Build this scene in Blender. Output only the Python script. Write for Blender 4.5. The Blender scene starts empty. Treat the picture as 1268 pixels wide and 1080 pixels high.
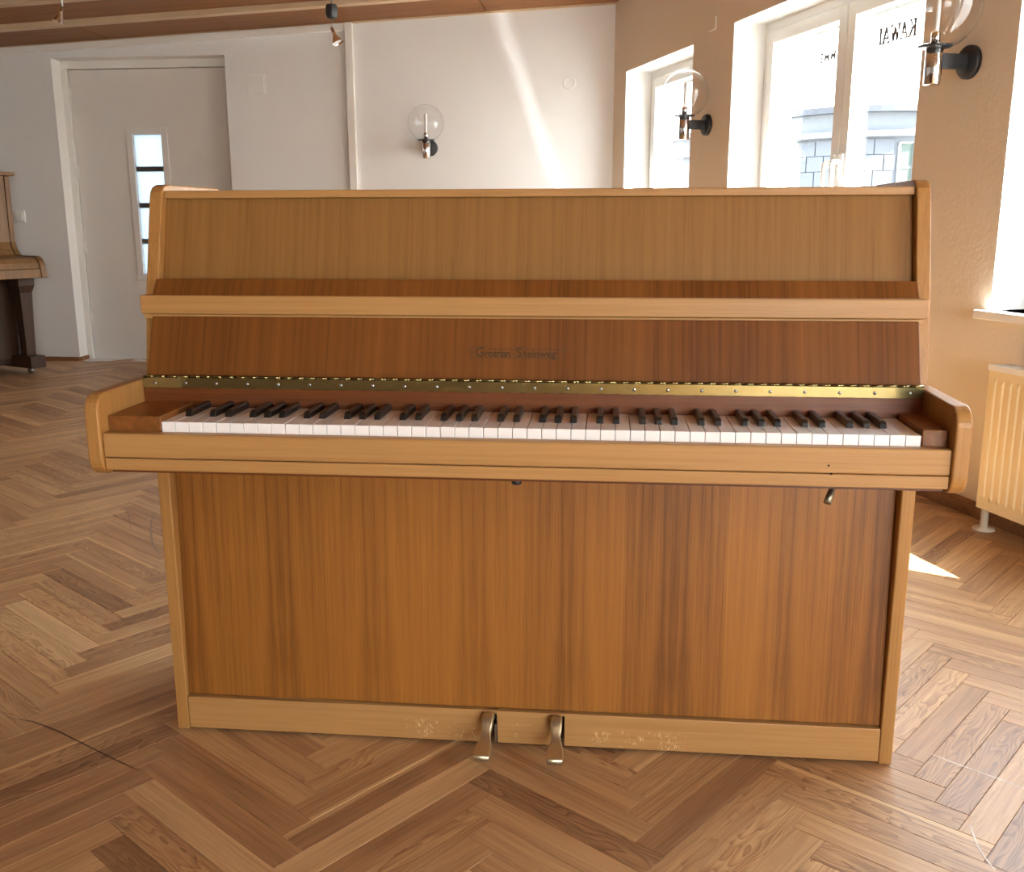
import bpy, bmesh, math, random
from mathutils import Vector, Matrix
R = random.Random(7)
SC = bpy.context.scene
COL = SC.collection
rad = math.radians

# ------------------------------------------------------------------ camera
CAM = Vector((0.1553, -1.7241, 1.0076))
F_PX, PITCH, ROLL, YAW = 1201.9, -0.2168, -0.0024, 0.1003
r0 = Vector((math.cos(YAW), math.sin(YAW), 0))
fw = Vector((-math.sin(YAW)*math.cos(PITCH), math.cos(YAW)*math.cos(PITCH), math.sin(PITCH)))
d0 = -(r0.cross(fw))
c_, s_ = math.cos(ROLL), math.sin(ROLL)
camR, camD = r0*c_-d0*s_, r0*s_+d0*c_
cam = bpy.data.cameras.new('camera')
cam.sensor_fit = 'HORIZONTAL'; cam.sensor_width = 36; cam.lens = F_PX/1268*36
cam.clip_start = .02; cam.clip_end = 400
camo = bpy.data.objects.new('camera', cam); COL.objects.link(camo)
M = Matrix.Identity(4)
for i in range(3):
    M[i][0], M[i][1], M[i][2], M[i][3] = camR[i], -camD[i], -fw[i], CAM[i]
camo.matrix_world = M
SC.camera = camo
def project(p):
    v = Vector(p)-CAM; z = v.dot(fw)
    if z < .05: return None
    return 634+F_PX*v.dot(camR)/z, 540+F_PX*v.dot(camD)/z, z

# ------------------------------------------------------------------ light, exposure
vs = SC.view_settings
vs.view_transform = 'Standard'; vs.look = 'None'; vs.gamma = 1; vs.use_curve_mapping = False
vs.exposure = 2.5
SC.cycles.use_denoising = True
SC.cycles.max_bounces = 10; SC.cycles.diffuse_bounces = 6; SC.cycles.transparent_max_bounces = 16
SC.cycles.sample_clamp_indirect = 6
SC.cycles.caustics_reflective = False; SC.cycles.caustics_refractive = False
w = bpy.data.worlds.new('sky'); SC.world = w; w.use_nodes = True
nt = w.node_tree; bg = nt.nodes['Background']
tc = nt.nodes.new('ShaderNodeTexCoord'); sp = nt.nodes.new('ShaderNodeSeparateXYZ'); rp = nt.nodes.new('ShaderNodeValToRGB')
nt.links.new(tc.outputs['Generated'], sp.inputs[0]); nt.links.new(sp.outputs['Z'], rp.inputs[0])
rp.color_ramp.elements[0].position = 0.0; rp.color_ramp.elements[0].color = (1, .99, .96, 1)
rp.color_ramp.elements[1].position = .7; rp.color_ramp.elements[1].color = (.66, .80, 1, 1)
nt.links.new(rp.outputs[0], bg.inputs['Color']); bg.inputs['Strength'].default_value = 3.9
def lamp(name, kind, loc, direction, **kw):
    l = bpy.data.lights.new(name, kind); o = bpy.data.objects.new(name, l); COL.objects.link(o)
    o.location = loc; o.rotation_euler = Vector(direction).to_track_quat('-Z', 'Y').to_euler()
    for k, v in kw.items(): setattr(l, k, v)
    return o
SUN_DIR = Vector((-.592, .316, -.740)).normalized()
lamp('sun', 'SUN', (8, -4, 9), SUN_DIR, energy=17.0, angle=rad(.55), color=(1, .97, .92))

# right-hand window wall: origin at the back corner, s runs towards the viewer, dep runs outwards
T = rad(20.3)
K = Vector((.155, 5.15, 0)); WD = Vector((math.sin(T), -math.cos(T), 0)); WO = Vector((math.cos(T), math.sin(T), 0))
def wp(s, dep, z): return K+WD*s+WO*dep+Vector((0, 0, z))
WINDOWS = [(.22, 1.235, .715, 1.955), (1.71, 3.20, .715, 1.98), (3.675, 5.16, .715, 1.98), (6.3, 7.8, .715, 1.98)]
REAR = [(1.0, 3.3, .25, 2.05)]
RY = -4.98
def portal(center, direction, sx, sy):
    l = bpy.data.lights.new('daylight_portal', 'AREA'); l.shape = 'RECTANGLE'; l.size = sx; l.size_y = sy
    l.cycles.is_portal = True
    o = bpy.data.objects.new('daylight_portal', l); COL.objects.link(o)
    z = -Vector(direction).normalized(); y = Vector((0, 0, 1)); x = y.cross(z)
    m = Matrix.Identity(4)
    for i in range(3): m[i][0], m[i][1], m[i][2], m[i][3] = x[i], y[i], z[i], center[i]
    o.matrix_world = m
for s0, s1, z0, z1 in WINDOWS: portal(wp((s0+s1)/2, .29, (z0+z1)/2), -WO, s1-s0, z1-z0)
for x0, x1, z0, z1 in REAR: portal(Vector(((x0+x1)/2, RY-.28, (z0+z1)/2)), (0, 1, 0), x1-x0, z1-z0)
# sunlight thrown back by a pane across the street: a narrow parallel beam through the small window onto the back wall
tgt = Vector((-.41, 5.15, 1.80)); thr = wp(.50, 0, 1.42)
bd = (tgt-thr).normalized()
bl = bpy.data.lights.new('reflected_sun', 'AREA'); bl.shape = 'RECTANGLE'; bl.size = .055; bl.size_y = 1.40; bl.spread = rad(1.2); bl.energy = .045; bl.color = (.93, .97, 1)
bl.use_nodes = True
_n = bl.node_tree; _e = _n.nodes['Emission']; _g = _n.nodes.new('ShaderNodeNewGeometry'); _m = _n.nodes.new('ShaderNodeMapping'); _m.inputs['Scale'].default_value = (1.6, 9, 1); _m.inputs['Rotation'].default_value = (0, 0, .5)
_t = _n.nodes.new('ShaderNodeTexNoise'); _t.inputs['Scale'].default_value = 1.5; _t.inputs['Detail'].default_value = 3; _r = _n.nodes.new('ShaderNodeMapRange'); _r.inputs[1].default_value = .35; _r.inputs[2].default_value = .65; _r.inputs[3].default_value = .25; _r.inputs[4].default_value = 1.6
_n.links.new(_g.outputs['Parametric'], _m.inputs[0]); _n.links.new(_m.outputs[0], _t.inputs['Vector']); _n.links.new(_t.outputs['Fac'], _r.inputs[0]); _n.links.new(_r.outputs[0], _e.inputs['Strength'])
bo = bpy.data.objects.new('reflected_sun', bl); COL.objects.link(bo)
tilt = Vector((-.40, 0, 1.13)).normalized()
z = -bd; y = (tilt-z*tilt.dot(z)).normalized(); x = y.cross(z); m = Matrix.Identity(4); pos = thr-bd*2.2
for i in range(3): m[i][0], m[i][1], m[i][2], m[i][3] = x[i], y[i], z[i], pos[i]
bo.matrix_world = m

# ------------------------------------------------------------------ mesh helpers
class MB:
    def __init__(s): s.v, s.f, s.mi, s.sm = [], [], [], []
    def add(s, vs, fs, mi=0, smooth=False):
        o = len(s.v); s.v += [tuple(p) for p in vs]
        for f in fs: s.f.append(tuple(i+o for i in f)); s.mi.append(mi); s.sm.append(smooth)
        return s
    def box(s, a, b, mi=0):
        x0, y0, z0 = a; x1, y1, z1 = b
        return s.add([(x0,y0,z0),(x1,y0,z0),(x1,y1,z0),(x0,y1,z0),(x0,y0,z1),(x1,y0,z1),(x1,y1,z1),(x0,y1,z1)],
                     [(0,3,2,1),(4,5,6,7),(0,1,5,4),(1,2,6,5),(2,3,7,6),(3,0,4,7)], mi)
    def hexa(s, p, mi=0):   # 8 points: bottom ring, top ring
        return s.add(p, [(0,3,2,1),(4,5,6,7),(0,1,5,4),(1,2,6,5),(2,3,7,6),(3,0,4,7)], mi)
    def prism(s, pts, f0, f1, mi=0, smooth=False):   # f0/f1 map a 2-D point to 3-D at both ends
        n = len(pts)
        s.add([f0(*p) for p in pts]+[f1(*p) for p in pts], [tuple(range(n))[::-1], tuple(range(n, 2*n))], mi)
        s.add([f0(*p) for p in pts]+[f1(*p) for p in pts], [(i, (i+1) % n, n+(i+1) % n, n+i) for i in range(n)], mi, smooth)
        return s
    def tube(s, path, r, n=12, mi=0, cap=True):
        path = [Vector(p) for p in path]; rings = []
        rr = r if isinstance(r, (list, tuple)) else [r]*len(path)
        for i, p in enumerate(path):
            t = (path[min(i+1, len(path)-1)]-path[max(i-1, 0)]).normalized()
            a = t.orthogonal().normalized() if i == 0 else (a-t*a.dot(t)).normalized()
            b = t.cross(a)
            rings.append([p+(a*math.cos(2*math.pi*k/n)+b*math.sin(2*math.pi*k/n))*rr[i] for k in range(n)])
        vs = [q for g in rings for q in g]; fs = []
        for i in range(len(rings)-1):
            for k in range(n): fs.append((i*n+k, i*n+(k+1) % n, (i+1)*n+(k+1) % n, (i+1)*n+k))
        s.add(vs, fs, mi, True)
        if cap: s.add(rings[0]+rings[-1], [tuple(range(n))[::-1], tuple(range(n, 2*n))], mi)
        return s
    def lathe(s, prof, center, axis=(0, 0, 1), n=32, mi=0):   # prof: (radius, height)
        ax = Vector(axis).normalized(); a = ax.orthogonal().normalized(); b = ax.cross(a); c = Vector(center)
        vs, fs = [], []
        for r_, h in prof:
            for k in range(n): vs.append(c+ax*h+(a*math.cos(2*math.pi*k/n)+b*math.sin(2*math.pi*k/n))*r_)
        for i in range(len(prof)-1):
            for k in range(n): fs.append((i*n+k, i*n+(k+1) % n, (i+1)*n+(k+1) % n, (i+1)*n+k))
        return s.add(vs, fs, mi, True)
    def loft(s, rings, mi=0, smooth=True, cap=True):
        n = len(rings[0]); vs = [q for g in rings for q in g]; fs = []
        for i in range(len(rings)-1):
            for k in range(n): fs.append((i*n+k, i*n+(k+1) % n, (i+1)*n+(k+1) % n, (i+1)*n+k))
        if cap: fs += [tuple(range(n))[::-1], tuple(range((len(rings)-1)*n, len(rings)*n))]
        return s.add(vs, fs, mi, smooth)
    def mesh(s, name):
        me = bpy.data.meshes.new(name); me.from_pydata(s.v, [], s.f)
        me.polygons.foreach_set('material_index', s.mi); me.polygons.foreach_set('use_smooth', s.sm)
        bm = bmesh.new(); bm.from_mesh(me); bmesh.ops.remove_doubles(bm, verts=bm.verts, dist=1e-6)
        bmesh.ops.recalc_face_normals(bm, faces=bm.faces); bm.to_mesh(me); bm.free()
        return me
    def build(s, name, mats, parent=None, bevel=0, seg=2):
        me = s.mesh(name)
        for m_ in (mats if isinstance(mats, (list, tuple)) else [mats]): me.materials.append(m_)
        o = bpy.data.objects.new(name, me); COL.objects.link(o)
        if parent: o.parent = parent
        if bevel:
            b = o.modifiers.new('bevel', 'BEVEL'); b.width = bevel; b.segments = seg; b.limit_method = 'ANGLE'; b.angle_limit = rad(40); b.harden_normals = False
        return o
def empty(name, loc=(0, 0, 0), rz=0, parent=None):
    o = bpy.data.objects.new(name, None); COL.objects.link(o); o.location = loc; o.rotation_euler = (0, 0, rz); o.empty_display_size = .1
    if parent: o.parent = parent
    return o
def tag(o, label=None, cat=None, group=None, kind=None):
    if label: o['label'] = label
    if cat: o['category'] = cat
    if group: o['group'] = group
    if kind: o['kind'] = kind
    return o
def struct(o): o['kind'] = 'structure'; return o
def copy_of(o, name=None, parent=None, loc=None):
    c = o.copy(); COL.objects.link(c)
    if parent: c.parent = parent
    if loc is not None: c.location = loc
    return c

# ------------------------------------------------------------------ materials
def lin(r, g, b):
    f = lambda c: c/12.92 if c <= .04045 else ((c+.055)/1.055)**2.4
    return (f(r/255), f(g/255), f(b/255), 1)
class NT:
    def __init__(s, name):
        s.m = bpy.data.materials.new(name); s.m.use_nodes = True; s.t = s.m.node_tree; s.t.nodes.clear()
        s.out = s.n('ShaderNodeOutputMaterial')
    def n(s, kind, **kw):
        o = s.t.nodes.new(kind)
        for k, v in kw.items():
            if k.startswith('i_'): o.inputs[k[2:].replace('_', ' ')].default_value = v
            else: setattr(o, k, v)
        return o
    def l(s, a, b): s.t.links.new(a, b)
    def math(s, op, a, b=None, c=None, clamp=False):
        o = s.n('ShaderNodeMath', operation=op, use_clamp=clamp)
        for i, x in enumerate((a, b, c)):
            if x is None: continue
            if isinstance(x, (int, float)): o.inputs[i].default_value = x
            else: s.l(x, o.inputs[i])
        return o.outputs[0]
    def mix(s, fac, a, b, mode='MIX'):
        o = s.n('ShaderNodeMix', data_type='RGBA', blend_type=mode)
        for i, x in ((0, fac), (6, a), (7, b)):
            if isinstance(x, (int, float, tuple)): o.inputs[i].default_value = x
            else: s.l(x, o.inputs[i])
        return o.outputs[2]
    def noise(s, vec, scale=1, detail=2, rough=.5, dist=0):
        o = s.n('ShaderNodeTexNoise'); o.inputs['Scale'].default_value = scale; o.inputs['Detail'].default_value = detail
        o.inputs['Roughness'].default_value = rough; o.inputs['Distortion'].default_value = dist
        if vec is not None: s.l(vec, o.inputs['Vector'])
        return o.outputs['Fac']
    def mapping(s, vec, scale=(1, 1, 1), loc=(0, 0, 0)):
        o = s.n('ShaderNodeMapping'); o.inputs['Scale'].default_value = scale; o.inputs['Location'].default_value = loc
        s.l(vec, o.inputs['Vector']); return o.outputs[0]
    def ramp(s, fac, stops):
        o = s.n('ShaderNodeValToRGB'); e = o.color_ramp.elements
        e[0].position, e[0].color = stops[0]; e[1].position, e[1].color = stops[-1]
        for p, c in stops[1:-1]: q = e.new(p); q.color = c
        s.l(fac, o.inputs[0]); return o.outputs[0]
    def principled(s, color, rough=.5, metal=0, coat=0, bump=None, bumpd=.001, spec=.5, coat_rough=.15):
        p = s.n('ShaderNodeBsdfPrincipled')
        for k, v in (('Base Color', color), ('Roughness', rough), ('Metallic', metal), ('Coat Weight', coat), ('Specular IOR Level', spec), ('Coat Roughness', coat_rough)):
            if isinstance(v, (int, float, tuple)): p.inputs[k].default_value = v
            else: s.l(v, p.inputs[k])
        if bump is not None:
            b = s.n('ShaderNodeBump'); b.inputs['Distance'].default_value = bumpd; b.inputs['Strength'].default_value = 1
            s.l(bump, b.inputs['Height']); s.l(b.outputs[0], p.inputs['Normal'])
        s.l(p.outputs[0], s.out.inputs['Surface']); return s.m
def plain(name, rgb, rough=.5, metal=0, coat=0, var=.04, scale=6, spec=.5):
    t = NT(name); co = t.n('ShaderNodeTexCoord').outputs['Object']
    f = t.noise(co, scale, 3)
    c = lin(*rgb); d = tuple(x*(1-var*2) for x in c[:3])+(1,)
    return t.principled(t.mix(f, c, d), rough, metal, coat, spec=spec)
def wood(name, light, dark, axis=2, rough=.4, band=0, bandamt=.5, fine=.4, coat=.06, scuff=None, contrast=1.0, ys=1.0, spec=.32):
    t = NT(name); co = t.n('ShaderNodeTexCoord').outputs['Object']
    if band:
        sep = t.n('ShaderNodeSeparateXYZ'); t.l(co, sep.inputs[0])
        q = t.math('DIVIDE', sep.outputs[0], band); fl = t.math('FLOOR', q)
        wn = t.n('ShaderNodeTexWhiteNoise', noise_dimensions='1D'); t.l(fl, wn.inputs['W'])
        pp = t.math('PINGPONG', q, 1.0); px = t.math('MULTIPLY', pp, band)
        cb = t.n('ShaderNodeCombineXYZ'); t.l(px, cb.inputs[0]); t.l(t.math('MULTIPLY', wn.outputs[0], .35), cb.inputs[1]); t.l(sep.outputs[2], cb.inputs[2]); gco = cb.outputs[0]
    else: gco = co
    def sc(across, along): v = [across]*3; v[1] *= ys; v[axis] = along; return tuple(v)
    a = t.noise(t.mapping(gco, sc(22, .7)), 1, 3, .55, .4)
    b = t.noise(t.mapping(gco, sc(110, 1.6), (3, 5, 7)), 1, 3, .6)
    c = t.noise(t.mapping(gco, sc(420, 9), (9, 2, 4)), 1, 2, .6)
    f = t.math('ADD', t.math('MULTIPLY', a, .5*(1-fine)+.1), t.math('ADD', t.math('MULTIPLY', b, .45*fine+.25), t.math('MULTIPLY', c, .45*fine)))
    tot = .5*(1-fine)+.1+.45*fine+.25+.45*fine
    f = t.math('DIVIDE', f, tot)
    f = t.math('MULTIPLY_ADD', t.math('SUBTRACT', f, .5), 3.0*contrast, .5, clamp=True)
    if band:
        f = t.math('ADD', f, t.math('MULTIPLY', t.math('SUBTRACT', wn.outputs[0], .5), bandamt), clamp=True)
        edge = t.math('SUBTRACT', t.math('ABSOLUTE', t.math('SUBTRACT', t.math('FRACT', q), .5)), .492, clamp=True)
        f = t.math('ADD', f, t.math('MULTIPLY', edge, 45), clamp=True)
    col = t.ramp(f, [(0, lin(*light)), (.55, tuple((x*.55+y*.45) for x, y in zip(lin(*light), lin(*dark)))), (1, lin(*dark))])
    if scuff:
        sep = t.n('ShaderNodeSeparateXYZ'); t.l(co, sep.inputs[0]); tot = None
        for x0, x1, z0, z1 in scuff:
            mx = t.math('MULTIPLY', t.math('GREATER_THAN', sep.outputs[0], x0), t.math('LESS_THAN', sep.outputs[0], x1))
            mz = t.math('MULTIPLY', t.math('GREATER_THAN', sep.outputs[2], z0), t.math('LESS_THAN', sep.outputs[2], z1))
            m_ = t.math('MULTIPLY', mx, mz); tot = m_ if tot is None else t.math('ADD', tot, m_, clamp=True)
        n1 = t.noise(t.mapping(co, (160, 160, 60)), 1, 4, .7, 1.5); n2 = t.noise(t.mapping(co, (30, 30, 40)), 1, 2)
        k = t.math('MULTIPLY', t.math('MULTIPLY_ADD', t.math('SUBTRACT', n1, .535), 14, 0, clamp=True), t.math('MULTIPLY_ADD', t.math('SUBTRACT', n2, .44), 8, 0, clamp=True))
        col = t.mix(t.math('MULTIPLY', t.math('MULTIPLY', k, tot), .8), col, lin(226, 196, 150))
    return t.principled(col, rough, 0, coat, bump=c, bumpd=.00025, coat_rough=.28, spec=spec)
# piano veneers
V_LOWER = wood('veneer_teak_vertical', (166, 108, 44), (108, 64, 22), 2, .42, band=.0955, bandamt=.42, fine=.6, contrast=.9, ys=0)
V_FALL = wood('veneer_teak_fallboard', (130, 80, 34), (82, 44, 15), 2, .40, band=.115, bandamt=.3, fine=.4, ys=0)
V_UPPER = wood('veneer_oak_vertical', (150, 108, 58), (120, 82, 38), 2, .45, fine=.95, contrast=.8, ys=0)
V_EDGE = wood('oak_vertical_edge', (200, 150, 82), (160, 108, 50), 2, .42, fine=.8, contrast=.7)
V_RAIL = wood('oak_horizontal', (186, 142, 88), (152, 108, 60), 0, .42, fine=.7, contrast=.7, scuff=[(-.23, -.09, .012, .05), (.13, .32, .01, .045), (-.02, .02, .02, .05)])
V_BLOCK = wood('teak_block', (140, 88, 42), (98, 56, 24), 1, .35, fine=.6)
V_RED = wood('mahogany_name_rail', (120, 66, 28), (74, 36, 12), 0, .35, fine=.5)
BRASS = plain('polished_brass', (154, 144, 100), .17, 1, var=.08, scale=30)
BRASS_OLD = plain('worn_brass', (216, 204, 168), .36, .88, var=.10, scale=40)
IVORY = plain('white_key_plastic', (243, 241, 240), .22, 0, .3, var=.01)
EBONY = plain('black_key_plastic', (24, 20, 18), .32, 0, .2, var=.05)
STEEL = plain('steel', (170, 170, 168), .3, 1)
CHROME = plain('chrome', (225, 225, 226), .09, 1, var=.01)
BLACK = plain('matt_black_metal', (34, 36, 40), .45, var=.05)
DARKGAP = plain('dark_felt', (28, 20, 16), .9)
GOLDINK = plain('faded_gold_lettering', (72, 46, 16), .6)
# room
def plaster(name, rgb, bump=.0006, scale=140, var=.03):
    t = NT(name); co = t.n('ShaderNodeTexCoord').outputs['Object']
    f = t.noise(co, 1.7, 3); c = lin(*rgb)
    return t.principled(t.mix(f, c, tuple(x*(1-var*2) for x in c[:3])+(1,)), .9, bump=t.noise(co, scale, 3), bumpd=bump, spec=.25)
WALL_WHITE = plaster('white_wall_paint', (228, 228, 227))
WALL_WARMED = plaster('bounce_warmed_cream_roughcast', (226, 215, 198), .0012, 60)  # cream tone includes warm light bounced off the floor
REVEAL = plaster('white_reveal_paint', (238, 239, 238), .0003)
WHITE = plain('white_gloss_paint', (228, 226, 221), .4, var=.02)
DOORWHITE = plain('white_door_paint', (224, 221, 216), .5, var=.02)
PVC = plain('white_window_plastic', (226, 225, 220), .35, var=.01)
CREAMENAMEL = plain('cream_radiator_enamel', (232, 214, 172), .35, var=.02)
CEILWOOD = wood('pine_ceiling_board', (146, 96, 48), (106, 66, 28), 0, .6, fine=.3, contrast=.9)
BATTENWOOD = wood('pale_batten_wood', (206, 184, 154), (178, 152, 120), 0, .6, fine=.5, contrast=.6)
OAKSKIRT = wood('oak_skirting', (150, 104, 66), (104, 68, 40), 0, .45, fine=.5)
P2WOOD = wood('brown_walnut', (138, 102, 62), (96, 66, 36), 2, .42, fine=.5)
P2DARK = wood('dark_shaded_walnut', (70, 46, 30), (40, 24, 15), 2, .45, fine=.5)  # darker walnut; the second piano's shade below the key bed is in this colour
SUBFLOOR = plain('dark_joint_filler', (52, 34, 22), .8)
def glass_mat(name, tint=(1, 1, 1, 1), refl=1.0, rim=0):
    t = NT(name); tr = t.n('ShaderNodeBsdfTransparent'); tr.inputs[0].default_value = tint
    gl = t.n('ShaderNodeBsdfGlossy'); gl.inputs['Roughness'].default_value = .0; fc = t.n('ShaderNodeLayerWeight'); fc.inputs[0].default_value = .5
    fr = t.math('MULTIPLY_ADD', t.math('POWER', fc.outputs['Facing'], 5), .96, .04)
    if rim:
        lw = t.n('ShaderNodeLayerWeight'); lw.inputs[0].default_value = .25
        t.l(t.ramp(lw.outputs['Facing'], [(0, (1, 1, 1, 1)), (.6, (.97, .975, .98, 1)), (1, (.55, .57, .6, 1))]), tr.inputs[0])
    mx = t.n('ShaderNodeMixShader'); t.l(t.math('MULTIPLY', fr, refl), mx.inputs[0]); t.l(tr.outputs[0], mx.inputs[1]); t.l(gl.outputs[0], mx.inputs[2]); t.l(mx.outputs[0], t.out.inputs[0])
    return t.m
PANE = glass_mat('window_glass', (.97, .985, .98, 1))
GLOBE = glass_mat('clear_globe_glass', (1, 1, 1, 1), 1.1, 1)
def frosted():
    t = NT('frosted_door_glass'); tl = t.n('ShaderNodeBsdfTranslucent'); tl.inputs[0].default_value = (.24, .27, .29, 1)
    tr = t.n('ShaderNodeBsdfTransparent'); tr.inputs[0].default_value = (.5, .52, .54, 1)
    mx = t.n('ShaderNodeMixShader'); mx.inputs[0].default_value = .08; t.l(tl.outputs[0], mx.inputs[1]); t.l(tr.outputs[0], mx.inputs[2]); t.l(mx.outputs[0], t.out.inputs[0]); return t.m
FROST = frosted()
def parquet_mat():
    t = NT('oak_parquet'); uv = t.n('ShaderNodeUVMap', uv_map='grain').outputs[0]
    tone = t.n('ShaderNodeAttribute', attribute_name='tone').outputs['Fac']; seed = t.n('ShaderNodeAttribute', attribute_name='seed').outputs['Fac']; sap = t.n('ShaderNodeAttribute', attribute_name='sap').outputs['Fac']
    sep = t.n('ShaderNodeSeparateXYZ'); t.l(uv, sep.inputs[0]); u, v = sep.outputs[0], sep.outputs[1]
    cb = t.n('ShaderNodeCombineXYZ'); t.l(u, cb.inputs[0]); t.l(v, cb.inputs[1]); t.l(t.math('MULTIPLY', seed, 37), cb.inputs[2]); g = cb.outputs[0]
    fine = t.noise(t.mapping(g, (6, 240, 1)), 1, 4, .7)
    wide = t.noise(t.mapping(g, (2.4, 34, 1)), 1, 3, .5, .6)
    d = t.noise(t.mapping(g, (4, 17, 1)), 1, 2)
    ring = t.math('FRACT', t.math('MULTIPLY', t.math('ADD', t.math('MULTIPLY', v, 70), t.math('MULTIPLY', d, 13.0)), t.math('MULTIPLY_ADD', seed, .8, .4)))
    ring = t.math('MULTIPLY', t.math('POWER', ring, 2.2), t.math('MULTIPLY_ADD', t.math('SUBTRACT', seed, .55), 4, .15, clamp=True))
    f = t.math('ADD', t.math('MULTIPLY', fine, .52), t.math('ADD', t.math('MULTIPLY', wide, .38), t.math('MULTIPLY', ring, .22)))
    base = t.ramp(tone, [(0, lin(154, 114, 78)), (.35, lin(188, 146, 102)), (.7, lin(212, 172, 122)), (1, lin(238, 214, 168))])
    dark = t.ramp(tone, [(0, lin(94, 64, 42)), (.35, lin(126, 88, 58)), (.7, lin(156, 112, 72)), (1, lin(196, 160, 112))])
    col = t.mix(t.math('MULTIPLY_ADD', t.math('SUBTRACT', f, .50), 3.3, .42, clamp=True), base, dark)
    # pale sapwood edge on some blocks
    sv = t.math('ADD', v, t.math('MULTIPLY', t.math('SUBTRACT', d, .5), .016))
    sm = t.math('MULTIPLY', t.math('MULTIPLY_ADD', t.math('SUBTRACT', sv, t.math('SUBTRACT', .0587, t.math('MULTIPLY', sap, .03))), 400, 0, clamp=True), t.math('GREATER_THAN', sap, .02))
    col = t.mix(t.math('MULTIPLY', sm, .6), col, lin(226, 188, 136))
    geo = t.n('ShaderNodeNewGeometry').outputs['Position']
    wear = t.noise(geo, 3.0, 4, .6); rough = t.math('MULTIPLY_ADD', wear, .22, .27)
    rough = t.math('ADD', rough, t.math('MULTIPLY', fine, .08))
    return t.principled(col, rough, 0, .0, bump=fine, bumpd=.0003, spec=.5)
PARQUET = parquet_mat()

# ------------------------------------------------------------------ room shell
XL = -5.5
WLEN = 10.8
def wall_grid(name, P0, d, out, length, z0, z1, holes, th, mats):
    ss = sorted({0, length, *[h[0] for h in holes], *[h[1] for h in holes]}); zs = sorted({z0, z1, *[h[2] for h in holes], *[h[3] for h in holes]})
    P = lambda s, dep, z: P0+d*s+out*dep+Vector((0, 0, z)); mb = MB()
    inside = lambda s, z: any(h[0] < s < h[1] and h[2] < z < h[3] for h in holes)
    for i in range(len(ss)-1):
        for j in range(len(zs)-1):
            if inside((ss[i]+ss[i+1])/2, (zs[j]+zs[j+1])/2): continue
            for dep in (0, th): mb.add([P(ss[i], dep, zs[j]), P(ss[i+1], dep, zs[j]), P(ss[i+1], dep, zs[j+1]), P(ss[i], dep, zs[j+1])], [(0, 1, 2, 3)], 0)
    for a, b, c, e in holes:
        for p, q in (((a, c), (b, c)), ((b, c), (b, e)), ((b, e), (a, e)), ((a, e), (a, c))):
            mb.add([P(p[0], 0, p[1]), P(q[0], 0, q[1]), P(q[0], th, q[1]), P(p[0], th, p[1])], [(0, 1, 2, 3)], 1)
    for a, b in (((0, z0), (length, z0)), ((length, z0), (length, z1)), ((length, z1), (0, z1)), ((0, z1), (0, z0))):
        mb.add([P(a[0], 0, a[1]), P(b[0], 0, b[1]), P(b[0], th, b[1]), P(a[0], th, a[1])], [(0, 1, 2, 3)], 0)
    return struct(mb.build(name, mats))
ZB, ZT = -.03, 2.75
XR = K.x+WD.x*WLEN
wall_grid('wall_right', K, WD, WO, WLEN, ZB, ZT, WINDOWS, .30, [WALL_WARMED, REVEAL])
DX0, DX1, DZ = -3.79, -2.528, 2.14
wb = wall_grid('wall_back', Vector((XL, 5.15, 0)), Vector((1, 0, 0)), Vector((0, 1, 0)), K.x-XL+.10, ZB, ZT, [(DX0-XL, DX1-XL, 0.0, DZ)], .16, [WALL_WHITE, WHITE])
wall_grid('wall_left', Vector((XL, RY, 0)), Vector((0, 1, 0)), Vector((-1, 0, 0)), 5.15-RY, ZB, ZT, [], .25, [WALL_WHITE, WHITE])
wall_grid('wall_rear', Vector((XL, RY, 0)), Vector((1, 0, 0)), Vector((0, -1, 0)), XR-XL+.3, ZB, ZT, [(a-XL, b-XL, c, e) for a, b, c, e in REAR], .30, [WALL_WHITE, REVEAL])

# ceiling: pine boards between pale battens, rising towards the window wall
zc = lambda x: 2.42+.0455*(x-.16)
xr_ = lambda y: K.x+(5.15-y)*math.tan(T)+.32
def cq(x, y, h): return (x, y, zc(x)+h)
CE = struct(MB().hexa([cq(XL-.3, RY-.3, .03), cq(xr_(RY-.3), RY-.3, .03), cq(xr_(5.5), 5.5, .03), cq(XL-.3, 5.5, .03), cq(XL-.3, RY-.3, .2), cq(xr_(RY-.3), RY-.3, .2), cq(xr_(5.5), 5.5, .2), cq(XL-.3, 5.5, .2)]).build('ceiling', CEILWOOD))
xw = lambda y: K.x+(5.15-y)*math.tan(T)   # x of the window wall at y
def slab(x0, x1, y0, y1, h0, h1): # thin slab under the sloping ceiling; h measured down from zc
    return MB().hexa([(x0, y0, zc(x0)-h1), (x1, y0, zc(x1)-h1), (x1, y1, zc(x1)-h1), (x0, y1, zc(x0)-h1), (x0, y0, zc(x0)-h0), (x1, y0, zc(x1)-h0), (x1, y1, zc(x1)-h0), (x0, y1, zc(x0)-h0)])
BATS = []
yy = 4.56; k = 0
while yy > RY+.1: BATS.append(yy); yy -= .60
for i, y1 in enumerate(BATS): slab(XL, xw(y1-.07)-.0, y1-.07, y1, -.02, .036).build('batten', BATTENWOOD, CE, .003)
edges = [5.15]+[y for b in BATS for y in (b, b-.07)]+[RY]
for i in range(0, len(edges)-1, 2):
    ya, yb = edges[i], edges[i+1]
    if ya-yb < .05: continue
    cuts = [XL, -3.33, -2.42, -.70, xw((ya+yb)/2)] if i == 0 else [XL, -3.9+R.uniform(-.5, .5), -1.9+R.uniform(-.5, .5), .1+R.uniform(-.4, .4), xw((ya+yb)/2)]
    for a, b in zip(cuts[:-1], cuts[1:]):
        if b > a+.05: slab(a+.003, b-.003, yb, ya, -.028, .004+R.uniform(0, .004)).build('ceiling_board', CEILWOOD, CE, .0025)

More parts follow.
